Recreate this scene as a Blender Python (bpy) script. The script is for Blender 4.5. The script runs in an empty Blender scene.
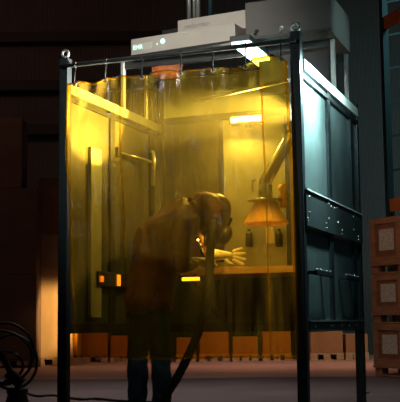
import bpy, bmesh, math, random
from mathutils import Vector, Matrix, Euler
random.seed(7)
S = bpy.context.scene
COL = S.collection
R = math.radians

# ------------------------------------------------------------------ camera
F = 1000.0
CAM_H = 0.68
cd = bpy.data.cameras.new('camera')
cam = bpy.data.objects.new('camera', cd)
COL.objects.link(cam)
cd.sensor_fit = 'HORIZONTAL'
cd.sensor_width = 36.0
cd.lens = 36.0 * F / 400.0
cd.clip_end = 200
cam.location = (0, 0, CAM_H)
CAMR = Matrix.Rotation(R(90 + 6.9), 3, 'X') @ Matrix.Rotation(R(-0.6), 3, 'Z')
cam.rotation_euler = CAMR.to_euler()
S.camera = cam

def ray(px, py):
    return (CAMR @ Vector(((px - 200) / F, -(py - 201) / F, -1.0)))

def at(px, py, Y):
    d = ray(px, py)
    t = Y / d.y
    return Vector((d.x * t, Y, CAM_H + d.z * t))

def floor_at(px, Y):
    p = at(px, 330, Y)
    return Vector((p.x, Y, 0))

# booth frame: origin at the front right corner on the floor, +x along the front to the right, +y to the back
YAW = R(-20.7)
BO = Vector((0.645, 6.2, 0))
BM = Matrix.Translation(BO) @ Matrix.Rotation(YAW, 4, 'Z')
BMI = BM.inverted()
W, L = 1.73, 1.78

def on_front(px, py, b):
    o = BMI @ Vector((0, 0, CAM_H)); d = BMI.to_3x3() @ ray(px, py)
    return o + d * ((b - o.y) / d.y)

def on_side(px, py, a):
    o = BMI @ Vector((0, 0, CAM_H)); d = BMI.to_3x3() @ ray(px, py)
    return o + d * ((a - o.x) / d.x)

# ------------------------------------------------------------------ materials
def new_mat(name):
    m = bpy.data.materials.new(name); m.use_nodes = True
    n = m.node_tree.nodes; l = m.node_tree.links
    return m, n, l, n['Principled BSDF']

def mat(name, col, rough=0.5, metal=0.0, var=0.15, scale=8.0, bump=0.0, bscale=40.0, spec=0.5, stretch=None):
    m, n, l, p = new_mat(name)
    tc = n.new('ShaderNodeTexCoord'); mp = n.new('ShaderNodeMapping')
    if stretch: mp.inputs['Scale'].default_value = stretch
    l.new(tc.outputs['Object'], mp.inputs[0])
    no = n.new('ShaderNodeTexNoise'); no.inputs['Scale'].default_value = scale; no.inputs['Detail'].default_value = 5
    l.new(mp.outputs[0], no.inputs[0])
    cr = n.new('ShaderNodeValToRGB')
    cr.color_ramp.elements[0].position = 0.3; cr.color_ramp.elements[1].position = 0.7
    cr.color_ramp.elements[0].color = tuple(c * (1 - var) for c in col) + (1,)
    cr.color_ramp.elements[1].color = tuple(min(1, c * (1 + var)) for c in col) + (1,)
    l.new(no.outputs[0], cr.inputs[0]); l.new(cr.outputs[0], p.inputs['Base Color'])
    p.inputs['Roughness'].default_value = rough; p.inputs['Metallic'].default_value = metal
    p.inputs['Specular IOR Level'].default_value = spec
    if bump:
        nb = n.new('ShaderNodeTexNoise'); nb.inputs['Scale'].default_value = bscale; nb.inputs['Detail'].default_value = 4
        l.new(mp.outputs[0], nb.inputs[0])
        b = n.new('ShaderNodeBump'); b.inputs['Strength'].default_value = bump; b.inputs['Distance'].default_value = 0.02
        l.new(nb.outputs[0], b.inputs['Height']); l.new(b.outputs[0], p.inputs['Normal'])
    return m

def emit(name, col, strength):
    m, n, l, p = new_mat(name)
    p.inputs['Base Color'].default_value = (*col, 1)
    p.inputs['Emission Color'].default_value = (*col, 1)
    p.inputs['Emission Strength'].default_value = strength
    return m

def wave_mat(name, c1, c2, scale, direction='X', rough=0.6, bump=0.4):
    m, n, l, p = new_mat(name)
    tc = n.new('ShaderNodeTexCoord')
    wv = n.new('ShaderNodeTexWave'); wv.bands_direction = direction; wv.inputs['Scale'].default_value = scale
    wv.inputs['Distortion'].default_value = 0.0
    l.new(tc.outputs['Object'], wv.inputs[0])
    no = n.new('ShaderNodeTexNoise'); no.inputs['Scale'].default_value = 1.5; l.new(tc.outputs['Object'], no.inputs[0])
    cr = n.new('ShaderNodeValToRGB'); cr.color_ramp.elements[0].color = (*c1, 1); cr.color_ramp.elements[1].color = (*c2, 1)
    l.new(no.outputs[0], cr.inputs[0]); l.new(cr.outputs[0], p.inputs['Base Color'])
    b = n.new('ShaderNodeBump'); b.inputs['Strength'].default_value = bump; b.inputs['Distance'].default_value = 0.03
    l.new(wv.outputs[0], b.inputs['Height']); l.new(b.outputs[0], p.inputs['Normal'])
    p.inputs['Roughness'].default_value = rough
    return m

def curtain_mat(name, tint, sheet, k_trans, k_gloss, bump=0.25):
    m, n, l, p = new_mat(name)
    n.remove(p); out = n['Material Output']
    tr = n.new('ShaderNodeBsdfTransparent'); tr.inputs[0].default_value = (*tint, 1)
    tl = n.new('ShaderNodeBsdfTranslucent'); tl.inputs[0].default_value = (*sheet, 1)
    gl = n.new('ShaderNodeBsdfGlossy'); gl.inputs['Roughness'].default_value = 0.12
    tc = n.new('ShaderNodeTexCoord'); mp = n.new('ShaderNodeMapping'); mp.inputs['Scale'].default_value = (1.0, 1.0, 0.45)
    l.new(tc.outputs['Object'], mp.inputs[0])
    no = n.new('ShaderNodeTexNoise'); no.inputs['Scale'].default_value = 14; no.inputs['Detail'].default_value = 6
    no.inputs['Distortion'].default_value = 1.2
    l.new(mp.outputs[0], no.inputs[0])
    b = n.new('ShaderNodeBump'); b.inputs['Strength'].default_value = bump; b.inputs['Distance'].default_value = 0.03
    l.new(no.outputs[0], b.inputs['Height']); l.new(b.outputs[0], gl.inputs['Normal']); l.new(b.outputs[0], tl.inputs['Normal'])
    # cloudy scuffs in the vinyl
    n2 = n.new('ShaderNodeTexNoise'); n2.inputs['Scale'].default_value = 5; n2.inputs['Detail'].default_value = 5
    mp2 = n.new('ShaderNodeMapping'); mp2.inputs['Scale'].default_value = (2.6, 1.0, 0.25)
    l.new(tc.outputs['Object'], mp2.inputs[0]); l.new(mp2.outputs[0], n2.inputs[0])
    mr = n.new('ShaderNodeMapRange'); mr.inputs[1].default_value = 0.35; mr.inputs[2].default_value = 0.7
    mr.inputs[3].default_value = k_trans * 0.3; mr.inputs[4].default_value = k_trans * 2.6
    l.new(n2.outputs[0], mr.inputs[0])
    m1 = n.new('ShaderNodeMixShader'); l.new(mr.outputs[0], m1.inputs[0])
    l.new(tr.outputs[0], m1.inputs[1]); l.new(tl.outputs[0], m1.inputs[2])
    fr = n.new('ShaderNodeLayerWeight'); fr.inputs[0].default_value = 0.25
    l.new(b.outputs[0], fr.inputs['Normal'])
    mu = n.new('ShaderNodeMath'); mu.operation = 'MULTIPLY'; mu.inputs[1].default_value = k_gloss
    l.new(fr.outputs['Fresnel'], mu.inputs[0])
    m2 = n.new('ShaderNodeMixShader'); l.new(mu.outputs[0], m2.inputs[0])
    l.new(m1.outputs[0], m2.inputs[1]); l.new(gl.outputs[0], m2.inputs[2])
    l.new(m2.outputs[0], out.inputs[0])
    return m

M = {}
M['post'] = mat('post_paint', (0.014, 0.020, 0.024), 0.40, 0.3, 0.2, 10, spec=0.5)
M['panel'] = mat('panel_paint', (0.085, 0.115, 0.117), 0.34, 0.35, 0.18, 5, bump=0.05, bscale=25)
M['plate'] = mat('bolted_plate', (0.05, 0.065, 0.068), 0.36, 0.3, 0.15, 7)
M['bright'] = mat('bare_steel', (0.55, 0.56, 0.55), 0.32, 0.8, 0.15, 12)
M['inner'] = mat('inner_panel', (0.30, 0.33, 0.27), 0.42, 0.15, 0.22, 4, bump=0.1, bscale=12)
M['inner_shaded'] = mat('inner_panel_shaded', (0.075, 0.072, 0.055), 0.40, 0.2, 0.3, 4, bump=0.1, bscale=12)  # darker copy of the inner panel; shade at the left painted in
M['pale_edge'] = mat('painted_lit_edge', (0.62, 0.68, 0.67), 0.45, 0.0, 0.1)  # pale colour paints in the light on side rail and plate lip
M['black'] = mat('black_rubber', (0.012, 0.012, 0.013), 0.5, 0, 0.2, 14)
M['darkmetal'] = mat('dark_metal', (0.035, 0.036, 0.038), 0.45, 0.4, 0.2, 12)
M['beige'] = mat('beige_powder_coat', (0.50, 0.46, 0.41), 0.55, 0.0, 0.05, 6)
M['greybox'] = mat('grey_powder_coat', (0.075, 0.068, 0.063), 0.5, 0.1, 0.08, 6)
M['ink'] = mat('faded_lettering', (0.33, 0.31, 0.29), 0.6, 0.0, 0.05)
M['window'] = mat('display_backing', (0.62, 0.60, 0.54), 0.4, 0.0, 0.04)
M['orange'] = mat('orange_plastic', (1.0, 0.48, 0.05), 0.45, 0, 0.08, 9)
M['redduct'] = mat('rust_duct', (0.50, 0.12, 0.03), 0.6, 0, 0.15, 12)
M['cyan_led'] = emit('cyan_readout', (0.55, 1.0, 0.9), 1.1)
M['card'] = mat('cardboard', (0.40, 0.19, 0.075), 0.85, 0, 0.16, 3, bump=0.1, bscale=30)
M['card_shaded'] = mat('shaded_cardboard', (0.10, 0.05, 0.03), 0.85, 0, 0.2, 3)  # darker copy of the cardboard; far left stack's shade put into the colour
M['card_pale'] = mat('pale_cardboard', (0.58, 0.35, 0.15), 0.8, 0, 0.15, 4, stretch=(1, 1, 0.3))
M['wood'] = mat('pallet_wood', (0.50, 0.30, 0.16), 0.8, 0, 0.3, 8, stretch=(1, 6, 6))
M['crate'] = mat('crate_board', (0.36, 0.17, 0.09), 0.8, 0, 0.25, 5, stretch=(1, 1, 6))
M['crate_dark'] = mat('crate_panel', (0.25, 0.10, 0.05), 0.8, 0, 0.25, 5, stretch=(1, 1, 6))
M['paper'] = mat('paper_label', (0.55, 0.52, 0.47), 0.8, 0, 0.35, 60)
M['jacket'] = mat('brown_leather', (0.15, 0.042, 0.010), 0.6, 0, 0.35, 9, bump=0.4, bscale=16)
M['jeans'] = mat('dark_denim', (0.04, 0.08, 0.12), 0.85, 0, 0.3, 14, bump=0.3, bscale=25)
M['skin'] = mat('skin', (0.55, 0.33, 0.24), 0.5, 0, 0.05)
M['helmet'] = mat('helmet_shell', (0.05, 0.03, 0.015), 0.35, 0, 0.2, 8)
M['visor'] = mat('visor_lens', (0.012, 0.014, 0.013), 0.1, 0, 0.1)
M['glove'] = mat('yellow_glove', (0.88, 0.74, 0.42), 0.7, 0, 0.2, 14, bump=0.4, bscale=25)
M['boot'] = mat('boot_leather', (0.02, 0.017, 0.014), 0.5, 0, 0.2, 12)
M['benchtop'] = mat('bench_edge', (0.75, 0.42, 0.14), 0.5, 0, 0.18, 7, stretch=(1, 5, 5))
M['rack_blue'] = mat('rack_teal_paint', (0.010, 0.032, 0.036), 0.5, 0.1, 0.15, 6)
M['rack_orange'] = mat('rack_orange_paint', (0.55, 0.15, 0.03), 0.5, 0, 0.12, 6)
M['girt'] = mat('dark_steel_beam', (0.018, 0.012, 0.010), 0.7, 0.1, 0.2, 4)
M['floor'] = mat('dark_asphalt_floor', (0.10, 0.085, 0.09), 0.75, 0, 0.22, 1.2, bump=0.12, bscale=6)
M['far_floor'] = mat('pale_far_floor', (0.36, 0.22, 0.19), 0.8, 0, 0.14, 1.0, bump=0.08, bscale=5)
M['wall'] = wave_mat('corrugated_wall', (0.050, 0.034, 0.029), (0.075, 0.05, 0.043), 6.0, 'X')
M['ceil'] = wave_mat('corrugated_roof', (0.035, 0.022, 0.018), (0.05, 0.032, 0.028), 5.0, 'Y')
M['curtain'] = curtain_mat('amber_vinyl', (0.95, 0.57, 0.06), (0.95, 0.53, 0.06), 0.065, 0.75)
M['hem'] = curtain_mat('amber_vinyl_hem', (0.97, 0.80, 0.30), (0.98, 0.72, 0.10), 0.09, 0.9)
M['lamp_white'] = emit('lamp_lens', (1.0, 0.97, 0.82), 26)
M['glow_amber'] = emit('amber_glow', (1.0, 0.60, 0.10), 3.5)
M['glow_cyan'] = emit('cool_beam_glow', (0.62, 1.0, 0.96), 6)
M['glow_small'] = emit('small_orange_glow', (1.0, 0.30, 0.05), 0.8)
M['glow_mid'] = emit('mid_orange_glow', (1.0, 0.50, 0.08), 1.1)
M['arc'] = emit('welding_arc', (1.0, 0.98, 0.85), 25)

# ------------------------------------------------------------------ mesh builder
class MB:
    def __init__(s): s.bm = bmesh.new()
    def box(s, c, size, rot=None, bev=0.0, mi=0):
        bm = bmesh.new()
        bmesh.ops.create_cube(bm, size=1.0)
        for v in bm.verts: v.co = Vector((v.co.x * size[0], v.co.y * size[1], v.co.z * size[2]))
        if bev: bmesh.ops.bevel(bm, geom=bm.edges[:], offset=bev, segments=2, affect='EDGES', profile=0.6)
        if rot is not None: bmesh.ops.transform(bm, matrix=rot.to_4x4(), verts=bm.verts[:])
        bmesh.ops.translate(bm, vec=Vector(c), verts=bm.verts[:])
        s.join(bm, mi); return s
    def span(s, lo, hi, bev=0.0):
        lo = Vector(lo); hi = Vector(hi)
        return s.box((lo + hi) / 2, [abs(x) for x in (hi - lo)], bev=bev)
    def bar(s, p0, p1, w, h, bev=0.0):
        p0 = Vector(p0); p1 = Vector(p1); d = p1 - p0
        rot = d.to_track_quat('X', 'Z').to_matrix()
        return s.box((p0 + p1) / 2, (d.length, w, h), rot, bev)
    def cyl(s, p0, p1, r, r2=None, seg=16, caps=True):
        p0 = Vector(p0); p1 = Vector(p1); d = p1 - p0
        bm = bmesh.new()
        bmesh.ops.create_cone(bm, cap_ends=caps, segments=seg, radius1=r, radius2=r if r2 is None else r2, depth=d.length)
        mt = Matrix.Translation((p0 + p1) / 2) @ d.to_track_quat('Z', 'Y').to_matrix().to_4x4()
        bmesh.ops.transform(bm, matrix=mt, verts=bm.verts[:])
        for f in bm.faces: f.smooth = len(f.verts) == 4
        s.join(bm); return s
    def tube(s, pts, r, seg=10, closed=False):
        pts = [Vector(p) for p in pts]; n = len(pts); bm = bmesh.new(); rings = []
        up = Vector((0, 0, 1)); prev = None
        for i, p in enumerate(pts):
            if closed: t = pts[(i + 1) % n] - pts[i - 1]
            else: t = pts[min(i + 1, n - 1)] - pts[max(i - 1, 0)]
            t.normalize()
            if prev is None:
                x = t.cross(up)
                if x.length < 1e-3: x = t.cross(Vector((0, 1, 0)))
            else: x = prev - t * prev.dot(t)
            x.normalize(); prev = x; y = t.cross(x)
            rr = r[i] if isinstance(r, (list, tuple)) else r
            rings.append([bm.verts.new(p + (x * math.cos(2 * math.pi * k / seg) + y * math.sin(2 * math.pi * k / seg)) * rr) for k in range(seg)])
        m = n if closed else n - 1
        for i in range(m):
            A = rings[i]; B = rings[(i + 1) % n]
            for k in range(seg):
                f = bm.faces.new((A[k], A[(k + 1) % seg], B[(k + 1) % seg], B[k])); f.smooth = True
        if not closed:
            bm.faces.new(rings[0][::-1]); bm.faces.new(rings[-1])
        bmesh.ops.recalc_face_normals(bm, faces=bm.faces[:])
        s.join(bm); return s
    def lathe(s, prof, c=(0, 0, 0), seg=28, rot=None):
        bm = bmesh.new(); rings = []
        for (r, z) in prof:
            rings.append([bm.verts.new((r * math.cos(2 * math.pi * k / seg), r * math.sin(2 * math.pi * k / seg), z)) for k in range(seg)])
        for A, B in zip(rings, rings[1:]):
            for k in range(seg):
                f = bm.faces.new((A[k], A[(k + 1) % seg], B[(k + 1) % seg], B[k])); f.smooth = True
        if rot is not None: bmesh.ops.transform(bm, matrix=rot.to_4x4(), verts=bm.verts[:])
        bmesh.ops.translate(bm, vec=Vector(c), verts=bm.verts[:])
        bmesh.ops.recalc_face_normals(bm, faces=bm.faces[:])
        s.join(bm); return s
    def ball(s, c, size, rot=None, seg=24):
        bm = bmesh.new(); bmesh.ops.create_uvsphere(bm, u_segments=seg, v_segments=seg // 2, radius=1.0)
        for v in bm.verts: v.co = Vector((v.co.x * size[0], v.co.y * size[1], v.co.z * size[2]))
        if rot is not None: bmesh.ops.transform(bm, matrix=rot.to_4x4(), verts=bm.verts[:])
        bmesh.ops.translate(bm, vec=Vector(c), verts=bm.verts[:])
        for f in bm.faces: f.smooth = True
        s.join(bm); return s
    def join(s, bm, mi=0):
        me = bpy.data.meshes.new('tmp'); bm.to_mesh(me); bm.free()
        s.bm.from_mesh(me); bpy.data.meshes.remove(me)
    def build(s, name, m, parent=None, loc=None, rot=None):
        me = bpy.data.meshes.new(name); s.bm.to_mesh(me); s.bm.free()
        o = bpy.data.objects.new(name, me); COL.objects.link(o)
        me.materials.append(m)
        if parent: o.parent = parent
        if loc is not None: o.location = loc
        if rot is not None: o.rotation_euler = rot
        return o

def tag(o, label, cat, group=None):
    o['label'] = label; o['category'] = cat
    if group: o['group'] = group
    return o

def thing(name, label, cat, loc=(0, 0, 0), rz=0.0, group=None):
    o = bpy.data.objects.new(name, None); COL.objects.link(o)
    o.empty_display_size = 0.1
    o.location = loc; o.rotation_euler = (0, 0, rz)
    return tag(o, label, cat, group)

def struct(o): o['kind'] = 'structure'; return o

def copy_tree(o, parent=None):
    c = o.copy(); COL.objects.link(c)
    if parent: c.parent = parent
    for ch in list(o.children): copy_tree(ch, c)
    return c

def lettering(name, body, size, m, parent, loc, rot, extrude=0.002):
    cu = bpy.data.curves.new(name, 'FONT'); cu.body = body; cu.size = size; cu.extrude = extrude; cu.align_y = 'CENTER'
    t = bpy.data.objects.new(name + '_tmp', cu); COL.objects.link(t)
    bpy.context.view_layer.update()
    me = bpy.data.meshes.new_from_object(t.evaluated_get(bpy.context.evaluated_depsgraph_get()))
    bpy.data.objects.remove(t)
    o = bpy.data.objects.new(name, me); COL.objects.link(o); me.materials.clear(); me.materials.append(m)
    o.parent = parent; o.location = loc; o.rotation_euler = rot
    return o

def skin(name, joints, edges, m, parent, sub=2, root=0, displace=0.0):
    me = bpy.data.meshes.new(name)
    me.from_pydata([j[0] for j in joints], edges, [])
    o = bpy.data.objects.new(name, me); COL.objects.link(o)
    bm = bmesh.new(); bm.from_mesh(me)
    lay = bm.verts.layers.skin.verify(); bm.verts.ensure_lookup_table()
    for i, j in enumerate(joints):
        r = j[1]; bm.verts[i][lay].radius = r if isinstance(r, tuple) else (r, r)
        bm.verts[i][lay].use_root = (i == root)
    bm.to_mesh(me); bm.free()
    o.modifiers.new('skin', 'SKIN')
    o.modifiers['skin'].use_smooth_shade = True
    sb = o.modifiers.new('sub', 'SUBSURF'); sb.levels = sub; sb.render_levels = sub
    if displace:
        tx = bpy.data.textures.new(name + '_folds', 'CLOUDS'); tx.noise_scale = 0.09; tx.noise_depth = 2
        dm = o.modifiers.new('folds', 'DISPLACE'); dm.texture = tx; dm.strength = displace; dm.mid_level = 0.5
        dm.texture_coords = 'LOCAL'
    bpy.context.view_layer.update()
    ev = bpy.data.meshes.new_from_object(o.evaluated_get(bpy.context.evaluated_depsgraph_get()))
    o.modifiers.clear(); o.data = ev; bpy.data.meshes.remove(me)
    ev.name = name
    for p in ev.polygons: p.use_smooth = True
    ev.materials.clear(); ev.materials.append(m)
    if parent: o.parent = parent
    return o

def lerp_table(tab, x):
    if x <= tab[0][0]: return tab[0][1]
    for (x0, y0), (x1, y1) in zip(tab, tab[1:]):
        if x <= x1: return y0 + (y1 - y0) * (x - x0) / (x1 - x0)
    return tab[-1][1]

# ------------------------------------------------------------------ the setting
BACK = 20.0
def setting(name, mb, m): return struct(mb.build(name, m))
setting('floor', MB().span((-9, -3, -0.1), (9, BACK, 0)), M['floor'])
setting('trim_1', MB().span((-8.9, 12.35, -0.02), (8.9, BACK - 0.02, 0.006)), M['far_floor'])  # far part of the floor in a paler, pinker colour
setting('wall_back', MB().span((-9, BACK, -0.1), (9, BACK + 0.2, 8.2)), M['wall'])
setting('wall_left', MB().span((-9.2, -3, -0.1), (-9, BACK + .2, 8.2)), M['wall'])
setting('wall_right', MB().span((9, -3, -0.1), (9.2, BACK + .2, 8.2)), M['wall'])
setting('ceiling', MB().span((-9.2, -3, 8.0), (9.2, BACK + .2, 8.2)), M['ceil'])
for i, z in enumerate((2.4, 4.45, 5.35, 6.35)):
    setting('trim_%d' % (i + 2), MB().span((-8.98, BACK - 0.3, z), (0.8, BACK - 0.001, z + 0.2)), M['girt'])

# ------------------------------------------------------------------ welding booth
booth = thing('welding_booth', 'tall dark steel welding booth frame with bolted side panels', 'welding booth', BO, YAW)
PW = 0.066; H = 2.52
posts = {}
def post(a0, b0, h):
    m = MB().span((a0, b0, 0), (a0 + PW, b0 + PW, h), bev=0.005)
    m.span((a0 - .02, b0 - .02, 0), (a0 + PW + .02, b0 + PW + .02, 0.012))
    p = m.build('post', M['post'], booth)
    for z in (h - 0.05, h - 0.11, h - 0.17):
        MB().cyl((a0 + PW / 2, b0 + .001, z), (a0 + PW / 2, b0 - .004, z), 0.008, seg=12).build('bolt', M['black'], p)
    return p
pFR = post(-PW, 0, H)
pFL = post(-W, 0, H)
pBR = post(-PW, L - PW, H - 0.12)
pBL = post(-W, L - PW, H - 0.12)
for p, a in ((pFR, -PW / 2), (pFL, -W + PW / 2)):
    ring = [(a, 0.03 + 0.026 * math.sin(t), H + 0.034 + 0.026 * math.cos(t)) for t in [2 * math.pi * k / 20 for k in range(20)]]
    ring = [(a + 0.026 * math.sin(t), 0.03, H + 0.034 + 0.026 * math.cos(t)) for t in [2 * math.pi * k / 20 for k in range(20)]]
    m = MB().tube(ring, 0.009, 8, True); m.cyl((a, .03, H - .002), (a, .03, H + .014), 0.014)
    e = m.build('lifting_eye', M['bright'], p); e['label'] = 'bare steel lifting eye'
kn = MB().cyl((0, L - .03, 0.13), (0.03, L - .03, 0.13), 0.014).build('knob', M['bright'], pBR)

# side walls (right and left) and the rear wall
SIDE_TOP = 2.35
def side_wall(a_out, sgn, mpanel):
    # a_out: outer face; sgn +1 for right wall (outside is +x)
    def a(d): return a_out - sgn * d
    MB().span((a(-0.012), PW, SIDE_TOP - 0.07), (a(0.05), L - PW, SIDE_TOP), bev=0.004).build('top_rail', M['pale_edge'] if sgn > 0 else M['inner'], booth)
    MB().span((a(-0.004), PW, SIDE_TOP - 0.125), (a(0.05), L - PW, SIDE_TOP - 0.095)).build('inner_rail', M['post'], booth)
    lowz = 0.61
    MB().span((a(-0.006), PW - .002, lowz), (a(0.06), L - PW + .002, lowz + 0.07), bev=0.003).build('bottom_rail', M['panel'] if sgn > 0 else M['post'], booth)
    MB().span((a(0.0), 0.72, lowz + 0.07), (a(0.05), 0.80, SIDE_TOP - 0.07)).build('mid_post', M['post'], booth)
    MB().span((a(0.0), 1.47, lowz + 0.07), (a(0.05), 1.56, SIDE_TOP - 0.07)).build('mid_post', M['post'], booth)
    for b0, b1 in ((PW, 0.72), (0.80, 1.47), (1.56, L - PW)):
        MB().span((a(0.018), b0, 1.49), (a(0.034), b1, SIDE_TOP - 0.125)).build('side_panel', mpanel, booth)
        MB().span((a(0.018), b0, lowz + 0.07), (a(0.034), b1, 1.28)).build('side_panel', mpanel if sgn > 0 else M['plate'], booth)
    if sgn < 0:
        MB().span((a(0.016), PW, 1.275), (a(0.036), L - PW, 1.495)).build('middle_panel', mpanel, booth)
        MB().span((a(0.036), .38, .72), (a(0.06), .55, 1.95), bev=.004).build('cable_channel', M['inner'], booth)
    if sgn > 0:
        pl = MB().span((a(-0.012), 0.03, 1.272), (a(0.002), L - 0.03, 1.505), bev=0.002).build('bolted_plate', M['plate'], booth)
        MB().span((a(-0.02), 0.03, 1.499), (a(0.0), L - 0.03, 1.507)).build('plate_lip', M['pale_edge'], pl)
        for b, z in ((.10, 1.46), (.10, 1.36), (.05, 1.32), (.05, 1.30), (.62, 1.47), (.70, 1.46), (.80, 1.46), (.88, 1.47), (.62, 1.37), (.90, 1.37), (.55, 1.33), (.55, 1.30), (1.02, 1.32), (1.02, 1.295), (1.42, 1.46), (1.42, 1.36), (1.58, 1.32), (1.58, 1.295)):
            MB().cyl((a(-0.010), b, z), (a(-0.017), b, z), 0.007, seg=8).build('rivet', M['bright'], pl)
        for b0, b1 in ((.10, .52), (.95, 1.40)):
            h = MB().span((a(-0.055), b0, 0.965), (a(-0.03), b1, 1.0), bev=0.006)
            h.span((a(-0.05), b0 + .03, .972), (a(.02), b0 + .06, .995)); h.span((a(-0.05), b1 - .06, .972), (a(.02), b1 - .03, .995))
            hd = h.build('handle', M['black'], booth)
            for q in (0.08, 0.3, 0.5, 0.7, 0.92):
                b = b0 + (b1 - b0) * q
                MB().cyl((a(-0.043), b, .998), (a(-0.043), b, 1.008), 0.009, seg=8).build('bolt', M['bright'], hd)
        for b in (.2, .62, .70, .95, 1.2, 1.45):
            MB().cyl((a(-0.004), b, .645), (a(-0.011), b, .645), 0.008, seg=8).build('bolt', M['bright'], booth)
        MB().span((a(-0.014), PW, .674), (a(0.02), L - PW, .684)).build('sill_lip', M['bright'], booth)
side_wall(0.0, 1, M['panel'])
side_wall(-W, -1, M['inner_shaded'])
# rear wall
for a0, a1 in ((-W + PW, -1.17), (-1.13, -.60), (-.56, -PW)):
    mrear = M['inner_shaded'] if a1 < -1 else M['inner']
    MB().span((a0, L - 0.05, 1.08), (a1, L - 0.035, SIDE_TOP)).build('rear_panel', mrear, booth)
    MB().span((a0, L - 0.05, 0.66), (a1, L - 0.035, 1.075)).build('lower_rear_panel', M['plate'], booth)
for a in (-1.15, -.58):
    MB().span((a - .02, L - .055, .61), (a + .02, L - .015, SIDE_TOP)).build('rear_stud', M['post'], booth)
MB().span((-W + PW, L - .06, .60), (-PW, L - .01, .67)).build('bottom_rail', M['post'], booth)
MB().span((-W + PW, L - .06, SIDE_TOP), (-PW, L - .01, SIDE_TOP + .06)).build('top_rail', M['post'], booth)
MB().span((-W + PW, L - 0.05, SIDE_TOP + .06), (-.45, L - 0.035, 2.74)).build('upper_rear_panel', M['inner'], booth)
MB().span((-W + PW, L - .055, 2.74), (-.45, L - .02, 2.77)).build('top_rail', M['black'], booth)
# curtain rod across the front
rodz = on_front(290, 41, -0.02).z
RB = -0.022
rod = MB().cyl((-W + 0.02, RB, rodz), (-0.02, RB, rodz), 0.0125, seg=14).build('curtain_rod', M['darkmetal'], booth)
MB().span((-W + .03, 0.02, rodz + .005), (-.03, 0.05, rodz + .03)).build('front_rail', M['darkmetal'], booth)
# frame carrying the roof units
SUPZ = 2.735
for a in (-W + 0.002, -0.034):
    for b in (1.0, 1.45):
        MB().span((a, b, SIDE_TOP), (a + 0.03, b + 0.035, SUPZ - .002), bev=0.003).build('roof_support', M['bright'], booth)
for b in (1.0, 1.45):
    MB().span((-W + 0.034, b + .005, SUPZ - .06), (-.035, b + .03, SUPZ - .004), bev=0.003).build('roof_beam', M['black'], booth)
MB().span((-.60, 1.055, SIDE_TOP + .02), (-.06, 1.07, SUPZ - .07)).build('roof_fascia', M['black'], booth)
# brace inside under the roof, wall bracket, middle upright
MB().bar(on_front(196, 101, 1.35), on_front(289, 80, 0.35), 0.022, 0.022).build('roof_brace', M['bright'], booth)

# ------------------------------------------------------------------ roof units
rb_top = 3.02
ru = thing('extractor_housing', 'dark grey steel housing on top of the booth at its right end', 'extractor', BM @ Vector((-0.31, 1.1, SUPZ)), YAW)
MB().span((-.31, -.30, 0.0), (.33, .34, rb_top - SUPZ), bev=0.004).build('body', M['greybox'], ru)
MB().span((-.32, -.306, 0.0), (.335, -.30, 0.02)).build('lower_flange', M['darkmetal'], ru)
for px, py, mm in ((257, 31, 'black'), (282, 28, 'bright')):
    q = on_front(px, py, 0.80)
    lx = q.x + .31; lz = q.z - SUPZ
    MB().cyl((lx, -.299, lz), (lx, -.312, lz), 0.014).cyl((lx, -.312, lz), (lx - .012, -.318, lz - .03), 0.009).build('latch', M[mm], ru)
tb = tag(MB().span((-.13, -.1, 0), (.1, .1, .12), bev=.006).build('junction_box', M['darkmetal'], None, BM @ Vector((-0.30, 1.1, rb_top)), (0, 0, YAW)), 'small dark box on top of the grey extractor housing', 'box')

YB = R(-27)
def yb_thing(name, label, cat, p): return thing(name, label, cat, p, YB)
# long beige filter box : front face from px 131..235
pl0 = at(131, 55.5, 7.62)
BX = Matrix.Translation(pl0) @ Matrix.Rotation(YB, 4, 'Z')
# length found from the ray through the right end
dr = ray(235, 41); o0 = BX.inverted() @ Vector((0, 0, CAM_H)); d0 = BX.inverted().to_3x3() @ dr
bxl = (o0 + d0 * (-o0.y / d0.y)).x

fu = thing('filter_unit', 'long beige filter box with small display above the curtain', 'filter unit', pl0, YB)
bh = 17.2 * 7.5 / 1000
MB().span((0, 0, 0), (bxl, .42, bh), bev=.006).build('body', M['beige'], fu)
MB().span((-.004, -.004, -.018), (bxl + .004, .4, 0.0)).build('base_flange', M['darkmetal'], fu)
wl = MB().span((0.012, -.004, .03), (.19, .002, .085), bev=.001).build('display_panel', M['window'], fu)
lettering('readout', 'EMR', 0.047, M['cyan_led'], wl, (.02, -.0045, .055), (R(90), 0, 0))
MB().cyl((.285, .002, .075), (.285, -.006, .075), .019).build('indicator_lamp', M['cyan_led'], fu)
MB().cyl((.235, .002, .06), (.235, -.004, .06), .005).build('indicator_lamp', M['cyan_led'], fu)
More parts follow.
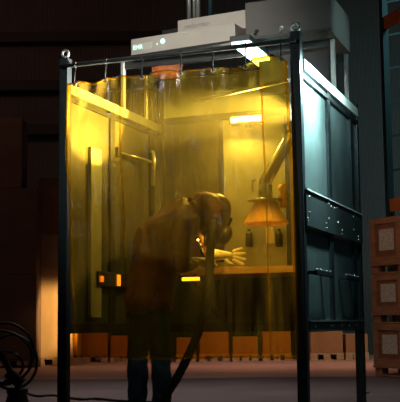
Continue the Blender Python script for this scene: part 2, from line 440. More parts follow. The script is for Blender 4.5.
# upper beige box on it
p1 = BX @ Vector((.33, .16, 0)); p1.z = pl0.z + bh
ub = thing('fan_housing', 'smaller beige fan housing resting on the long filter box', 'fan housing', p1, YB)
ul = bxl - .33 + .05
MB().span((0, 0, 0), (ul, .22, .145), bev=.005).build('body', M['beige'], ub)
MB().span((-.16, .03, 0), (-.004, .20, .10), bev=.01).build('side_inlet', M['darkmetal'], ub)
MB().span((ul, -.01, -.0), (ul + .02, .24, .19)).build('end_flange', M['darkmetal'], ub)
MB().span((ul + .02, .02, 0.0), (ul + .045, .20, .13)).build('outlet_neck', M['greybox'], ub)
lettering('brand_lettering', 'nederman', 0.055, M['ink'], ub, (.06, -.002, .085), (R(90), 0, 0), .0008)
for i, (x, r) in enumerate(((.045, .018), (.09, .012), (.125, .02), (.235, .02))):
    o = MB().cyl((0, 0, 0), (0, 0, .5), r).build('conduit', M['bright'] if i != 3 else M['rack_blue'], None, BX @ Vector((.33 + x, .27, 0)) + Vector((0, 0, 0)))
    o.location.z = pl0.z + bh + .145
    tag(o, ['leftmost pale conduit rising from the beige fan housing', 'thinnest conduit rising between two thicker ones above the fan housing', 'thick pale conduit rising third from left on the fan housing', 'teal conduit rising at right of the pale conduits on fan housing'][i], 'conduit', None)

# rust coloured duct under the filter box
dp = at(167, 70, 7.75)
dk = thing('suction_duct', 'rust orange round duct hanging under the beige filter box', 'duct', (dp.x, dp.y, dp.z - .05))
MB().lathe([(0, 0), (.10, 0), (.12, .02), (.12, .08), (.128, .085), (.128, .10), (.12, .105), (.12, pl0.z - dp.z + .03), (0, pl0.z - dp.z + .03)]).build('collar', M['redduct'], dk)
MB().lathe([(.128, .115), (.128, .125), (.115, .125), (.115, .115), (.128, .115)]).build('clamp_band', M['darkmetal'], dk)

# lit side of a roof beam, made as an added glowing bar
q0 = on_front(240, 41, 0.55); q1 = Vector((q0.x + .02, 1.15, q0.z + .02))
lf = thing('lit_beam_glow', 'cool white glowing bar in place of a lit beam under the grey extractor housing', 'glowing bar', BM @ q0, YAW)
MB().box((0.0, .33, .02), (.15, .68, .04), bev=.004).build('housing', M['darkmetal'], lf)
MB().box((0.0, .33, -.012), (.135, .64, .024), bev=.004).build('glow_face', M['glow_cyan'], lf)
MB().box((-.0, .375, .06), (.012, .012, .05)).build('hanger', M['darkmetal'], lf)

# ------------------------------------------------------------------ the curtain
CB = -0.035
top_tab = [(64, 84), (70, 83), (80, 81), (93, 84), (104, 78), (125, 76.5), (150, 74), (167, 70), (185, 71), (213, 67), (235, 68), (246, 65), (257, 58), (270, 56), (283, 56), (290, 61)]
left_tab = [(0, 66), (.12, 65), (.25, 65), (.45, 69), (.8, 72), (1.0, 74)]
right_tab = [(0, 290), (.3, 293), (.6, 294.5), (1, 295)]
NX, NZ = 200, 130
cme = bmesh.new()
rows = []
zb = on_front(180, 358.3, CB).z
for j in range(NZ + 1):
    v = j / NZ; row = []
    for i in range(NX + 1):
        u = i / NX
        xl = lerp_table(left_tab, v); xr = lerp_table(right_tab, v)
        px = xl + (xr - xl) * u
        ztop = on_front(px, lerp_table(top_tab, px), CB).z
        z = ztop + (zb - ztop) * v + 0.006 * math.sin(9 * u + 1) * v
        a = on_front(px, 200, CB).x
        g = 0.35 + 0.65 * (1 - v) ** 1.3
        b = CB - 0.004
        b += g * (0.012 * math.sin(2 * math.pi * (u * 6.2 + .15)) + .008 * math.sin(2 * math.pi * (u * 13.5 + .3 + .12 * math.sin(3 * v))))
        b += 0.004 * math.sin(2 * math.pi * (u * 31 + .8 * math.sin(5 * v))) * (0.3 + v)
        b += 0.0035 * math.sin(21 * u + 17 * v) + .003 * math.sin(43 * u - 29 * v)
        # crumples near the hooks
        for cu_, cv_, s_, am in ((.58, .06, .03, .012), (.78, .06, .04, .016), (.33, .05, .03, .008), (.06, .04, .03, .01), (.30, .5, .07, .006), (.36, .42, .08, .006), (.66, .7, .05, .005)):
            dd = ((u - cu_) / s_) ** 2 + ((v - cv_) / (s_ * 1.6)) ** 2
            if dd < 9: b += am * math.exp(-dd / 2) * math.sin(190 * u + 70 * v + 9 * math.sin(60 * v))
        b += .008 * math.exp(-((v - .49) / .012) ** 2)
        row.append(cme.verts.new((a, b, z)))
    rows.append(row)
for j in range(NZ):
    for i in range(NX):
        f = cme.faces.new((rows[j][i], rows[j + 1][i], rows[j + 1][i + 1], rows[j][i + 1])); f.smooth = True
grid = [[v.co.copy() for v in r_] for r_ in rows]
cur = thing('welding_curtain', 'translucent amber vinyl welding curtain hung across the booth front', 'curtain', BM @ Vector((-W / 2, CB, zb)), YAW)
OFF = Vector((-W / 2, CB, zb))
for v in cme.verts: v.co -= OFF
mb = MB(); mb.bm.free(); mb.bm = cme
mb.build('vinyl_sheet', M['curtain'], cur)
def strip(name, path, nrm_off, w, m):
    # ribbon following the sheet, folded round its edge (both faces)
    bm = bmesh.new(); prev = None
    for p, side in path:
        p = p - OFF
        ring = [bm.verts.new(p + side * w + Vector((0, -nrm_off, 0))), bm.verts.new(p - side * .002 + Vector((0, -nrm_off, 0))),
                bm.verts.new(p - side * .002 + Vector((0, nrm_off, 0))), bm.verts.new(p + side * w + Vector((0, nrm_off, 0)))]
        if prev:
            for k in range(3): bm.faces.new((prev[k], prev[k + 1], ring[k + 1], ring[k])).smooth = True
        prev = ring
    x = MB(); x.bm.free(); x.bm = bm
    return x.build(name, m, cur)
strip('top_hem', [(grid[0][i], Vector((0, 0, -1))) for i in range(NX + 1)], .003, .014, M['hem'])
strip('bottom_hem', [(grid[NZ][i], Vector((0, 0, 1))) for i in range(NX + 1)], .003, .014, M['hem'])
strip('side_hem', [(grid[j][0], Vector((1, 0, 0))) for j in range(NZ + 1)], .003, .02, M['hem'])
strip('side_hem', [(grid[j][NX], Vector((-1, 0, 0))) for j in range(NZ + 1)], .003, .02, M['hem'])
for u0 in (.247, .875):
    i = int(u0 * NX)
    strip('seam', [(grid[j][i], Vector((1, 0, 0))) for j in range(3, NZ + 1)], .0025, .010, M['hem'])
for pxh in (72, 104, 141, 180, 213, 247, 283):
    i = min(range(NX + 1), key=lambda k: abs((64 + (290 - 64) * k / NX) - pxh))
    p = grid[0][i]
    m = MB().tube([(p.x, p.y, p.z - .02), (p.x, p.y - .012, p.z - .012), (p.x, p.y - .008, p.z + .02), (p.x, RB - .0, rodz - .018)], .0045, 8)
    ring = [(p.x, RB + .018 * math.sin(t), rodz + .018 * math.cos(t)) for t in [2 * math.pi * k / 16 for k in range(16)]]
    m.tube(ring, .004, 8, True)
    for v in m.bm.verts: v.co -= OFF
    m.build('hook', M['darkmetal'], cur)
    gm = MB().tube([(p.x + .013 * math.cos(t), p.y - .004, p.z - .017 + .013 * math.sin(t)) for t in [2 * math.pi * k / 16 for k in range(16)]], .004, 8, True)
    for v in gm.bm.verts: v.co -= OFF
    gm.build('grommet', M['bright'], cur)

# ------------------------------------------------------------------ inside the booth
# LED work light on the rear wall
lp = on_front(246, 119, L - .12)
wlamp = thing('work_light', 'bright white bar lamp glowing behind the curtain near its top', 'lamp', BM @ lp, YAW)
MB().box((0, .03, .0), (.30, .05, .075), bev=.008).build('housing', M['darkmetal'], wlamp)
MB().box((0, -.004, 0), (.26, .024, .045), bev=.008).build('lens', M['lamp_white'], wlamp)
MB().box((0, .06, .0), (.05, .02, .12)).build('mount', M['darkmetal'], wlamp)

# bench
BZ = on_front(240, 267, 0.98).z
bl = on_front(180, 268, 0.98)
bench = thing('wall_bench', 'wall mounted work bench with amber lit front edge behind the curtain', 'bench', BM @ Vector((bl.x, 0.98, BZ)), YAW)
bw = -0.075 - bl.x; bd = L - .062 - 0.98
MB().span((0, 0, -.05), (bw, bd, 0), bev=.004).build('worktop', M['benchtop'], bench)
for x in (.04, bw - .06):
    MB().bar((x, bd - .02, -.05), (x, bd - .02, -.38), .03, .03).bar((x, bd - .02, -.37), (x, .12, -.055), .025, .025).build('bracket', M['darkmetal'], bench)
# amber glow under the bench edge, made as an added glowing bar
sp = on_front(191, 279, 0.93)
sl = thing('amber_glow_bar', 'small glowing amber bar added at the left end of the bench', 'lamp', BM @ sp, YAW)
MB().box((0, .02, 0), (.165, .04, .045), bev=.006).build('housing', M['darkmetal'], sl)
MB().box((0, -.004, 0), (.14, .02, .026), bev=.006).build('lens', M['glow_amber'], sl)
MB().bar((0, .03, .02), (0.02, .055, BZ - .05 - sp.z), .015, .02).build('bracket', M['darkmetal'], sl)

# extraction arm and hood
hz = on_front(266, 224, 1.25)
arm = thing('extraction_arm', 'fume extraction arm with orange cone hood above the bench', 'extraction arm', BM @ hz, YAW)
def hl(px, py, b): return on_front(px, py, b) - hz
s_ = 1 / 134.0
MB().lathe([(.168, 0), (.174, .004), (.168, .012), (.085, .165), (.072, .172), (.066, .165), (.15, .012), (.155, 0), (.168, 0)], seg=36).build('hood', M['orange'], arm)
MB().lathe([(0, .172), (.135, .172), (.14, .178), (.135, .186), (0, .186)], seg=36).build('flange', M['bright'], arm)
MB().cyl((0, 0, .186), (0, 0, .30), .055).build('swivel_neck', M['inner'], arm)
j1 = Vector((0, 0, .30)); j2 = hl(296, 128, 1.15)
tp = [Vector((0, 0, .27)), Vector((.0, 0, .31)), Vector((.015, -.01, .345))] + [Vector((.015, -.01, .345)).lerp(j2, t) for t in (.33, .66, 1)]
MB().tube(tp, [.05, .052, .05, .045, .045, .045], 16).build('lower_tube', M['bright'], arm)
MB().ball(j2, (.065, .065, .065)).build('elbow', M['darkmetal'], arm)
j3 = Vector((-0.06 - hz.x - .02, .25, 2.28 - hz.z))
j3 = Vector((j2.x, j2.y + .25, j2.z + .42))
MB().cyl(j2, j3, .045).build('upper_tube', M['bright'], arm)
for dx in (-.02, .03):
    pass
MB().cyl((.14, .0, .12), (.14, .0, .30), .03).cyl((.14, 0, .20), (.14, 0, .215), .036).cyl((.14, 0, .26), (.10, 0, .27), .012).build('damper_handle', M['orange'], arm)
MB().tube([(-.06, -.05, .25), (-.085, -.06, .24), (-.085, -.06, .33), (-.06, -.05, .34)], .006, 8).build('grab_handle', M['bright'], arm)
# filters hanging under the hood : light panel and two dark canisters
c = on_front(258, 232, 1.38)
tag(MB().box((0, 0, 0), (.075, .02, .13), bev=.004).build('paper_notice', M['window'], None, BM @ Vector((c.x, L - .062, c.z)), (0, 0, YAW)), 'pale blank notice on the rear wall under the orange hood', 'notice')
for px, lab in ((249, 'dark bottle clipped left of the pale notice under hood'), (279, 'dark bottle clipped right of the pale notice under hood')):
    c = on_front(px, 238, L - .09)
    b_ = thing('spray_bottle', lab, 'bottle', BM @ Vector((c.x, L - .088, c.z - .07)), YAW, 'dark bottles under the hood')
    MB().lathe([(0, 0), (.028, 0), (.03, .01), (.03, .10), (.014, .125), (0, .125)], seg=20).build('body', M['darkmetal'], b_)
    MB().cyl((0, 0, .122), (0, 0, .145), .013).build('cap', M['black'], b_)

# bracket lamp arm on the left wall (thin lit tube with a short drop)
k0 = on_side(118, 152, -W + .05); k1 = on_front(152, 162, 1.35); k2 = on_front(153, 186, 1.35)
br = thing('pipe_bracket', 'thin steel pipe arm with a short drop end on the left inner wall', 'bracket', BM @ k0, YAW)
MB().tube([(0, 0, 0), k1 - k0], .011, 10).build('arm', M['bright'], br)
ku = on_front(151, 151, 1.35)
MB().tube([ku - k0, ku - k0 + Vector((.02, 0, -.01)), k1 - k0 + Vector((.02, 0, 0)), k2 - k0], .014, 10).build('drop_pipe', M['bright'], br)
MB().box((-.0, 0, 0), (.03, .05, .07)).build('wall_flange', M['darkmetal'], br)

# made-up box carrying added orange glows on the left inner wall
cb0 = on_side(101, 279, -W + .07); cb1 = on_side(131, 278, -W + .07)
cbx = thing('glow_box', 'slim dark box added to carry three small orange glows on left inner wall', 'glow box', BM @ Vector((-W + .037, (cb0.y + cb1.y) / 2, cb0.z)), YAW)
hb = (cb1.y - cb0.y) / 2 + .05
MB().span((0, -hb, -.05), (.035, hb, .055), bev=.004).build('body', M['black'], cbx)
for k, (px, hh, mm) in enumerate(((101, .022, 'glow_small'), (118, .042, 'glow_mid'), (130, .022, 'glow_small'))):
    q = on_side(px, 279, -W + .07)
    yy = q.y - (cb0.y + cb1.y) / 2
    MB().box((.039, yy, 0), (.012, .05, hh * 2), bev=.003).build('orange_glow', M[mm], cbx)

# bench things : yellow gloves lit on the bench are the person's; a small work piece under the hands
wp0 = on_front(222, 266, 1.12)
wpz = thing('steel_workpiece', 'flat steel workpiece on the bench under the yellow gloves', 'workpiece', BM @ Vector((wp0.x, 1.14, BZ)), YAW)
MB().span((-.17, -.08, 0), (.20, .10, .012), bev=.002).build('plate', M['bright'], wpz)
MB().span((-.06, -.01, .012), (.02, .0, .05)).build('upright_fin', M['bright'], wpz)

# ------------------------------------------------------------------ the welder
PY = 7.08
def pp(px, py, Y=PY): return at(px, py, Y)
feet = Vector((pp(150, 380).x, PY, 0))
person = thing('person', 'person in brown work jacket and dark jeans bent over the bench behind curtain', 'person', feet)
def W3(px, py, dy=0.0): return pp(px, py, PY + dy) - feet
pel = W3(148, 300); wai = W3(150, 270, .02); chs = W3(160, 240, .05); sho = W3(172, 216, .08); nek = W3(194, 206, .13); hed = W3(214, 216, .16)
kneeL = W3(138, 356, .02); kneeR = W3(161, 355, -.02)
ankL = Vector((kneeL.x - .01, kneeL.y + .03, .09)); ankR = Vector((kneeR.x + .0, kneeR.y - .01, .09))
hipL = W3(140, 305, .06); hipR = W3(157, 304, -.06)
shN = W3(182, 226, -.10); elN = W3(181, 268, -.13); wrN = W3(199, 262, .10)
shF = W3(196, 217, .27); elF = W3(212, 258, .42); wrF = W3(218, 258, .30)
elF = W3(200, 256, .40); wrF = W3(222, 255, .36)
body_j = [(pel, .09), (wai, .125), (chs, .14), (sho, .11), (nek, .06), (hed, .085),
          (hipL, .06), (kneeL, .05), (ankL, .042), (hipR, .06), (kneeR, .05), (ankR, .042),
          (shN, .06), (elN, .045), (wrN, .03), (shF, .06), (elF, .045), (wrF, .03)]
body_e = [(0, 1), (1, 2), (2, 3), (3, 4), (4, 5), (0, 6), (6, 7), (7, 8), (0, 9), (9, 10), (10, 11), (3, 12), (12, 13), (13, 14), (3, 15), (15, 16), (16, 17)]
body = skin('body', body_j, body_e, M['skin'], person)
pelH = pel + Vector((-.0, 0, -.13))
jk = [(pelH, (.18, .19)), (wai, (.18, .195)), (chs, (.19, .21)), (sho, (.16, .19)), (nek + Vector((-.02, 0, .0)), .11),
      (shN, .085), (shN.lerp(elN, .5), .075), (elN, .066), (elN.lerp(wrN, .75), .052), (shF, .085), (elF, .066), (elF.lerp(wrF, .7), .05)]
je = [(0, 1), (1, 2), (2, 3), (3, 4), (3, 5), (5, 6), (6, 7), (7, 8), (3, 9), (9, 10), (10, 11)]
skin('jacket', jk, je, M['jacket'], person, 3, 1, 0.035)
collar = MB().tube([nek + Vector((.10 * math.cos(t) - .02, .10 * math.sin(t), .012 * math.cos(t + 1) - .01)) for t in [2 * math.pi * k / 20 for k in range(20)]], .022, 8, True).build('collar', M['jacket'], person)
tj = [(pel + Vector((0, 0, -.06)), .10), (hipL, .09), (kneeL, .078), (kneeL.lerp(ankL, .6), .07), (ankL + Vector((0, 0, .0)), .074), (hipR, .09), (kneeR, .078), (kneeR.lerp(ankR, .6), .07), (ankR, .074)]
skin('trousers', tj, [(0, 1), (1, 2), (2, 3), (3, 4), (0, 5), (5, 6), (6, 7), (7, 8)], M['jeans'], person, 3, 0, 0.03)
for an in (ankL, ankR):
    bj = [(Vector((an.x - .05, an.y - .03, .055)), (.045, .05)), (Vector((an.x + .02, an.y + .015, .055)), (.045, .052)), (Vector((an.x + .13, an.y + .08, .042)), (.045, .04)), (Vector((an.x + .17, an.y + .105, .036)), (.035, .034)), (Vector((an.x, an.y, .16)), .055)]
    bo = skin('boot', bj, [(0, 1), (1, 2), (2, 3), (1, 4)], M['boot'], person, 2, 1)
    zmin = min(v.co.z for v in bo.data.vertices); bo.location.z -= zmin
# helmet: shell, visor, ear knob
FACE = Vector((.80, .40, -.44)).normalized()
hrot = FACE.to_track_quat('X', 'Z').to_matrix()
hm = bmesh.new(); bmesh.ops.create_uvsphere(hm, u_segments=32, v_segments=20, radius=1)
for v in hm.verts:
    x, y, z = v.co
    sx = .14 if x < 0 else .135
    nx = x * sx; ny = y * .118; nz = z * .17
    if x > 0.2:                       # flattened, down-swept face
        nx = .2 * sx + (x - .2) * .11; 
        if z < 0: nz *= 1.42; ny *= .90
    if x < 0 and z < -.2: nx *= .75
    v.co = Vector((nx, ny, nz))
for f in hm.faces: f.smooth = True
bmesh.ops.transform(hm, matrix=hrot.to_4x4(), verts=hm.verts[:]); bmesh.ops.translate(hm, vec=hed, verts=hm.verts[:])
hx = MB(); hx.bm.free(); hx.bm = hm
hx.ball(W3(223, 235, .17), (.062, .075, .085), hrot)
hel = hx.build('welding_helmet', M['helmet'], person)
vz = MB().box(hed + hrot @ Vector((.105, 0, -.01)), (.03, .13, .09), hrot, bev=.008); vz.build('visor', M['visor'], hel)
sd = MB().cyl(hed + hrot @ Vector((0, -.118, .02)), hed + hrot @ Vector((0, -.138, .02)), .026).build('pivot_knob', M['black'], hel)
hood = MB().ball(hed + Vector((-.062, -.025, .022)), (.158, .145, .152), hrot).build('hood', M['jacket'], person)
# gloves with five fingers
def glove(wr, dirv, up, fingers, name='glove'):
    dirv = dirv.normalized(); sidev = dirv.cross(up).normalized(); up2 = sidev.cross(dirv)
    J = [(wr - dirv * .10, .052), (wr - dirv * .02, .042), (wr + dirv * .04, (.045, .03)), (wr + dirv * .085, (.045, .026))]
    E = [(0, 1), (1, 2), (2, 3)]
    g = skin(name, J, E, M['glove'], person, 2, 0)
    for k, (ln, sp_, curl) in enumerate(fingers[:4]):
        base = wr + dirv * .075 + sidev * (.033 - .022 * k)
        d1 = (dirv + sidev * sp_ + up2 * curl * .3).normalized()
        d2 = (dirv + sidev * sp_ * 1.1 + up2 * curl).normalized()
        skin('finger', [(base, .0145), (base + d1 * ln * .5, .0135), (base + d1 * ln * .5 + d2 * ln * .3, .0125), (base + d1 * ln * .5 + d2 * ln * .5, .010)], [(0, 1), (1, 2), (2, 3)], M['glove'], g, 2, 0)
    tb_ = wr + dirv * .025 + sidev * .035
    td = (dirv * .6 + sidev * .8 + up2 * .3).normalized()
    skin('thumb', [(tb_, .0145), (tb_ + td * .045, .013), (tb_ + (td + dirv * .4).normalized() * .08, .010)], [(0, 1), (1, 2)], M['glove'], g, 2, 0)
    return g
glove(wrF, Vector((.88, .0, -.06)), Vector((0, -1, .45)), [(.10, .38, -.1), (.11, .14, .0), (.105, -.1, .1), (.085, -.4, .15)])
glove(wrN, Vector((.55, .55, .1)), Vector((0, -.4, 1)), [(.09, .1, -.9), (.10, .05, -1.0), (.095, -.03, -1.0), (.08, -.1, -.9)])

# torch in the near hand, with the arc at its tip
t0 = W3(205, 262, .22) + feet; t1 = W3(198, 240, .20) + feet
th = thing('welding_torch', 'slim welding torch in the near glove, tip glowing white', 'torch', t0)
MB().cyl((0, 0, 0), (t1 - t0) * .6, .014).build('handle', M['black'], th)
MB().tube([(t1 - t0) * .6, (t1 - t0) * .8 + Vector((.003, 0, 0)), t1 - t0], [.009, .009, .006], 10).build('nozzle', M['bright'], th)
MB().ball(t1 - t0, (.007, .007, .007), seg=12).build('tip', M['arc'], th)

# thick hose from the helmet down to the floor
hp = [pp(214, 222, PY - .0), pp(212, 236, PY - .09), pp(210, 256, PY - .16), pp(209, 280, PY - .2), pp(206, 305, PY - .2), pp(199, 330, PY - .18), pp(190, 352, PY - .16), pp(178, 376, PY - .14), pp(168, 392, PY - .12)]
e_ = hp[-1].copy(); 
hp += [Vector((e_.x - .09, e_.y + .0, .05)), Vector((e_.x - .26, e_.y - .02, .032)), Vector((e_.x - .5, e_.y + .1, .032))]
def smooth(pts, n=6):
    out = []
    P = [pts[0]] + list(pts) + [pts[-1]]
    for i in range(1, len(P) - 2):
        for k in range(n):
            t = k / n; a, b, c_, d = P[i - 1], P[i], P[i + 1], P[i + 2]
            out.append(0.5 * ((2 * b) + (c_ - a) * t + (2 * a - 5 * b + 4 * c_ - d) * t * t + (3 * b - a - 3 * c_ + d) * t ** 3))
    out.append(pts[-1]); return out
hs = smooth(hp)
o = MB().tube(hs, [.03 + .0022 * (i % 2) for i in range(len(hs))], 14).build('breathing_hose', M['black'])
tag(o, 'thick black hose running from the welder helmet down to the floor', 'hose')

# ------------------------------------------------------------------ background stacks
def carton(px0, px1, ytop, Y, zbase, depth, m, label, name='cardboard_box', flap=True, rz=0.0, group=None):
    x0 = at(px0, 330, Y).x; x1 = at(px1, 330, Y).x; zt = at((px0 + px1) / 2, ytop, Y).z
    w = x1 - x0; h = zt - zbase
    t = thing(name, label, 'box', ((x0 + x1) / 2, Y + depth / 2, zbase), rz, group)
    MB().span((-w / 2, -depth / 2, 0), (w / 2, depth / 2, h), bev=.008).build('body', m, t)
    MB().span((-w / 2 - .002, -.03, h), (w / 2 + .002, .03, h + .003)).build('tape', M['paper'], t)
    return t, h

def pallet(cx, y0, w, d, label, m=None, rz=0.0, z=0.0, group='pallets on the floor'):
    t = thing('pallet', label, 'pallet', (cx, y0 + d / 2, z), rz)
    m = m or M['wood']
    for i in range(3):
        y = -d / 2 + .05 + i * (d - .1) / 2
        MB().span((-w / 2, y - .05, 0), (w / 2, y + .05, .02)).build('bottom_board', m, t)
    for i in range(3):
        for j in range(3):
            x = -w / 2 + .06 + i * (w - .12) / 2; y = -d / 2 + .05 + j * (d - .1) / 2
            MB().span((x - .06, y - .05, .02), (x + .06, y + .05, .11)).build('block', m, t)
    for i in range(5):
        y = -d / 2 + .05 + i * (d - .1) / 4
        MB().span((-w / 2, y - .05, .11), (w / 2, y + .05, .135)).build('deck_board', m, t)
    return t
PT = .137
YS = 16.2
def px2x(px, Y): return at(px, 330, Y).x
xa, xb = px2x(37, YS), px2x(76, YS)
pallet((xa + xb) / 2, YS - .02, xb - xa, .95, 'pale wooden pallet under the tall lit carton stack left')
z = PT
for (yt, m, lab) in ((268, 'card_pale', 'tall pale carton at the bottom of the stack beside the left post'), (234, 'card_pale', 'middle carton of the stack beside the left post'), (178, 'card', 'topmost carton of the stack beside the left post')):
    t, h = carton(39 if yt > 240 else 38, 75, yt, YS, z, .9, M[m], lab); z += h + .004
# dark stacks at far left
YD = 15.6
xa, xb = px2x(-22, YD), px2x(36, YD)
pallet((xa + xb) / 2, YD - .02, xb - xa, .55, 'dark pallet under the shaded carton stack at far left', M['card_shaded'])
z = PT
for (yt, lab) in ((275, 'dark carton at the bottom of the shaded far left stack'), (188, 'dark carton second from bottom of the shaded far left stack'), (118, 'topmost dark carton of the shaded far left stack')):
    t, h = carton(-20, 20 if yt < 130 else 36, yt, YD, z, .5, M['card_shaded'], lab); z += h + .004
# low boxes seen under / through the curtain
YL = 17.25
low = [(66, 108, 333, 'wide low carton behind the curtain beside the left post'), (110, 128, 336, 'narrow low carton behind the curtain left of the welder legs'),
       (132, 168, 334, 'low carton directly behind the welder legs'), (176, 196, 338, 'small low carton just right of the welder legs'),
       (199, 229, 331, 'low carton behind the hose at curtain middle'), (232, 258, 337, 'low carton between two taller cartons near curtain right'),
       (262, 291, 329, 'low carton behind the curtain beside the right post'), (310, 343, 330, 'orange lit carton seen beyond the booth right side opening'),
       (345, 368, 334, 'carton partly hidden behind the rear booth post')]
for i, (p0, p1, yt, lab) in enumerate(low):
    xa, xb = px2x(p0, YL), px2x(p1, YL)
    pallet((xa + xb) / 2, YL - .02, xb - xa, .8, ['pallet under the ' + lab][0][:90])
    carton(p0 + .5, p1 - .5, yt, YL, PT, .7, M['card'], lab)

# ------------------------------------------------------------------ crates at right
CY = 12.4; CR = R(71)
cx0 = at(374, 330, CY).x
# left-back corner of the stack; local +x runs towards the viewer and right, local +y away to the right
CMX = Matrix.Translation((cx0, CY, 0)) @ Matrix.Rotation(R(-62), 4, 'Z')
CW, CD = 1.15, 0.8
def crate(z, h, label):
    t = thing('wooden_crate', label, 'crate', (cx0, CY, z), R(-62))
    MB().span((.0, .0, .0), (CW, CD, h)).build('panel', M['crate_dark'], t)
    for zz in ((0, .07), (h - .07, h)):
        MB().span((-.012, -.012, zz[0]), (CW + .012, CD + .012, zz[1] + .004)).build('rail', M['crate'], t)
    for x in (.0, .50, 1.05):
        MB().span((x, -.018, .0), (x + .09, 0, h)).build('batten', M['crate'], t)
    for y in (.0, .71):
        MB().span((-.018, y, .0), (0, y + .09, h)).build('batten', M['crate'], t)
    MB().span((.16, -.006, h * .28), (.44, 0.002, h * .75)).build('paper_label', M['paper'], t)
    return t
def crate_pallet(z, label):
    t = thing('pallet', label, 'pallet', (cx0, CY, z), R(-62))
    MB().span((0, 0, 0), (CW, CD, .018)).build('bottom_deck', M['crate'], t)
    for x in (0, .5, 1.02):
        for y in (0, .35, .70):
            MB().span((x, y, .018), (x + .13, y + .10, .10)).build('block', M['crate'], t)
    MB().span((-.02, -.02, .10), (CW + .02, CD + .02, .125)).build('top_deck', M['crate'], t)
def zc(y): return at(376, y, CY).z
crate_pallet(0.008, 'pallet on the floor under the crate stack at right')
z1 = zc(324)
crate(.136, z1 - .136 - .004, 'wooden crate at the bottom of the stack at right')
crate_pallet(z1 + .006, 'pallet between the bottom and middle crates at right')
z2 = zc(275)
crate(z1 + .134, z2 - z1 - .138, 'wooden crate in the middle of the stack at right')
crate_pallet(z2 + .006, 'pallet between the middle and top crates at right')
z3 = zc(220)
crate(z2 + .134, z3 - z2 - .134, 'wooden crate on top of the stack at right')

# pallet rack
RY = 14.2
rx = px2x(394, RY)
rk = thing('pallet_rack', 'tall pallet rack with teal upright and orange beams behind the crates', 'rack', (rx, RY, 0), R(-71))
for y in (0, 1.0):
    MB().span((-.045, y - .045, 0), (.045, y + .045, 6.2)).build('upright', M['rack_blue'], rk)
for x in (0.0,):
    for z in range(0, 11):
        MB().bar((0, .03, .3 + z * .5), (0, .97, .55 + z * .5), .03, .03).build('brace', M['rack_blue'], rk)
for z in (at(384, 206, RY).z, at(384, 24, RY).z):
    for y in (0, 1.0):
        MB().span((.046, y - .03, z - .09), (2.6, y + .03, z + .09)).build('beam', M['rack_orange'], rk)
for y in (0, 1.0):
    MB().span((2.6, y - .045, 0), (2.69, y + .045, 6.2)).build('upright', M['rack_blue'], rk)

# ------------------------------------------------------------------ hose stand at lower left
HY = 8.0
hx0 = floor_at(18, HY)
st = thing('hose_stand', 'dark low stand with coiled hoses at the lower left corner', 'hose stand', hx0)
MB().lathe([(0, 0), (.17, 0), (.17, .02), (.10, .035), (.075, .13), (.085, .14), (.085, .17), (.06, .18), (0, .18)], seg=24).build('base', M['black'], st)
hl0 = lambda px, py, dy=0.0: at(px, py, HY + dy) - hx0
MB().bar(hl0(20, 390), hl0(0, 352), .05, .045, bev=.006).build('boom', M['black'], st)
MB().bar(hl0(22, 384), hl0(8, 372), .09, .08, bev=.008).build('clamp', M['darkmetal'], st)
MB().box(hl0(15, 353, -.03), (.03, .02, .02), bev=.003).build('status_light', M['bright'], st)
for (cx, cy, rx_, ry_, dy) in ((5, 353, 29, 30, 0), (0, 358, 32, 27, -.04), (12, 362, 25, 27, .05), (2, 366, 21, 15, .02)):
    pts = []
    for k in range(40):
        t = 2 * math.pi * k / 40
        pts.append(hl0(cx + rx_ * math.cos(t), cy + ry_ * math.sin(t), dy + .03 * math.sin(2 * t)))
    MB().tube(pts, .0115, 8, True).build('hose_coil', M['black'], st)
# floor cable
cp = []
for px, py in ((26, 393), (38, 396), (52, 395), (66, 397), (80, 399), (95, 398.5), (110, 400), (124, 401), (150, 402), (190, 404)):
    d = ray(px, py); tt = (CAM_H - .012) / -d.z
    cp.append(Vector((d.x * tt, d.y * tt, .012)))
tag(MB().tube(smooth(cp, 4), .011, 8).build('floor_cable', M['black']), 'thin dark cable lying across the floor at lower left', 'cable')

# ------------------------------------------------------------------ welding smoke hanging inside the booth
hm_, hn, hlk, hp_ = new_mat('welding_smoke')
hn.remove(hp_)
vs = hn.new('ShaderNodeVolumeScatter'); vs.inputs['Color'].default_value = (.92, .94, .9, 1); vs.inputs['Anisotropy'].default_value = .35
tcs = hn.new('ShaderNodeTexCoord'); ns = hn.new('ShaderNodeTexNoise'); ns.inputs['Scale'].default_value = 2.2; ns.inputs['Detail'].default_value = 3
hlk.new(tcs.outputs['Object'], ns.inputs[0])
mr_ = hn.new('ShaderNodeMapRange'); mr_.inputs[1].default_value = .35; mr_.inputs[2].default_value = .7; mr_.inputs[3].default_value = .03; mr_.inputs[4].default_value = .13
hlk.new(ns.outputs[0], mr_.inputs[0]); hlk.new(mr_.outputs[0], vs.inputs['Density'])
hlk.new(vs.outputs[0], hn['Material Output'].inputs['Volume'])
sm = MB().span((-W / 2 + .08, -.72, -.50), (W / 2 - .07, .72, .50)).build('welding_smoke', hm_, None, BM @ Vector((-W / 2, .83, 1.79)), (0, 0, YAW))
sm['kind'] = 'stuff'; tag(sm, 'thin welding smoke hanging in the upper half of the booth', 'smoke')

# ------------------------------------------------------------------ light
def aim(o, tgt):
    o.rotation_euler = (Vector(tgt) - o.location).to_track_quat('-Z', 'Y').to_euler()
def spot(name, loc, tgt, power, col, size_deg, blend=.4, radius=.1):
    ld = bpy.data.lights.new(name, 'SPOT'); ld.energy = power; ld.color = col; ld.spot_size = R(size_deg); ld.spot_blend = blend; ld.shadow_soft_size = radius
    o = bpy.data.objects.new(name, ld); COL.objects.link(o); o.location = loc; aim(o, tgt); return o
def area(name, loc, tgt, power, col, sx, sy):
    ld = bpy.data.lights.new(name, 'AREA'); ld.energy = power; ld.color = col; ld.shape = 'RECTANGLE'; ld.size = sx; ld.size_y = sy
    o = bpy.data.objects.new(name, ld); COL.objects.link(o); o.location = loc; aim(o, tgt); return o
B = lambda a, b, z: BM @ Vector((a, b, z))
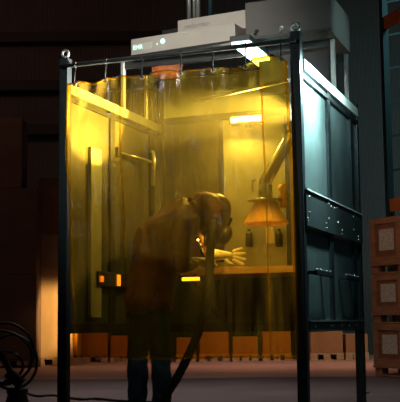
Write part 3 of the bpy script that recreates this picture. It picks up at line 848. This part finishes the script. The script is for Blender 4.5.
# booth LED bar
area('work_light_beam', B(lp.x, lp.y - .05, lp.z - .05), B(lp.x - .1, .55, 1.0), 16, (1, .95, .78), .26, .05)
# added spot without fixture, for the bright patch on the upper left inner wall
spot('left_patch_fill', B(-.16, .75, 2.12), B(-W, .42, 2.46), 1700, (1, .96, .78), 46, .15, .03)
spot('bench_fill', B(-.30, .14, 2.2), B(-.62, .98, 1.12), 45, (1, .95, .8), 40, .6, .04)  # added to brighten the bench edge and hood, no fixture
# arc light, set off the tip to brighten the gloves
pl_ = bpy.data.lights.new('arc_light', 'POINT'); pl_.energy = 1.0; pl_.color = (1, .97, .85); pl_.shadow_soft_size = .01
po_ = bpy.data.objects.new('arc_light', pl_); COL.objects.link(po_); po_.location = t1 + Vector((.10, .06, .0))
# added cool lights without fixtures, for right wall glare and roof housing side
area('cool_side_fill', B(.26, .62, 2.36), B(0, .62, 2.14), 13, (.66, 1.0, .96), 1.0, .05)
spot('cool_corner_fill', B(.26, .24, 2.36), B(0, .24, 2.16), 420, (.66, 1.0, .96), 110, .9, .05)
spot('cool_roof_fill', (3.4, 5.0, 3.1), B(0, 1.15, 2.80), 520, (.62, 1, .97), 13, .8, .1)
cb = area('cool_back_fill', (5.5, 10.5, 6.8), (4.5, 20, 2.5), 60, (.40, .9, .95), 1.5, 1.5)  # added teal fill for the right of the back wall
cb.data.spread = R(75)
area('cool_right_fill', (3.8, 4.8, 4.6), B(0, .8, 2.3), 9, (.45, .95, 1), .8, .8)  # added cool fill on the booth's right side
db = area('near_floor_fill', (-.2, 9.8, 5.2), (-.2, 9.8, 0), 30, (1, .80, .72), 3, 1)  # added dim fill to lift the near floor
db.data.spread = R(70)
area('left_wall_fill', (-6, 13, 7.0), (-4, 20, 4), 45, (1, .55, .40), 1.5, 1.5)  # added warm fill for the left of the back wall
# added warm lights on stack, aisle and crates, no fixtures
spot('warm_stack_fill', (-.7, 15.35, 1.25), (px2x(50, YS), YS, 0.75), 520, (1, .68, .28), 38, .7, .1)
al = area('warm_aisle_fill', (1.6, 15.2, 3.0), (1.6, 15.6, 0), 36, (1, .58, .38), 5, .6)
al.data.spread = R(110)
spot('warm_crate_fill', (1.0, 10.2, 3.4), (cx0 + .3, CY, 1.0), 45, (1, .62, .40), 45, .8, .2)
# added key light to brighten the roof units
spot('front_key', (-1.6, 1.6, 3.9), (-.1, 7.2, 2.75), 1050, (1, .93, .84), 18, .8, .3)
# cool light added at the left front to make glints on the vinyl
spot('glint_fill', (-4.7, 1.3, 3.2), B(-.9, 0, 2.0), 130, (.8, 1, .98), 26, .8, .08)
wd = bpy.data.worlds.new('world'); S.world = wd; wd.use_nodes = True
wd.node_tree.nodes['Background'].inputs[0].default_value = (.75, .8, .9, 1)
wd.node_tree.nodes['Background'].inputs[1].default_value = 0.004

S.view_settings.view_transform = 'Standard'
S.view_settings.look = 'None'
S.view_settings.exposure = 0.0
S.view_settings.gamma = 1.0
S.view_settings.use_curve_mapping = False
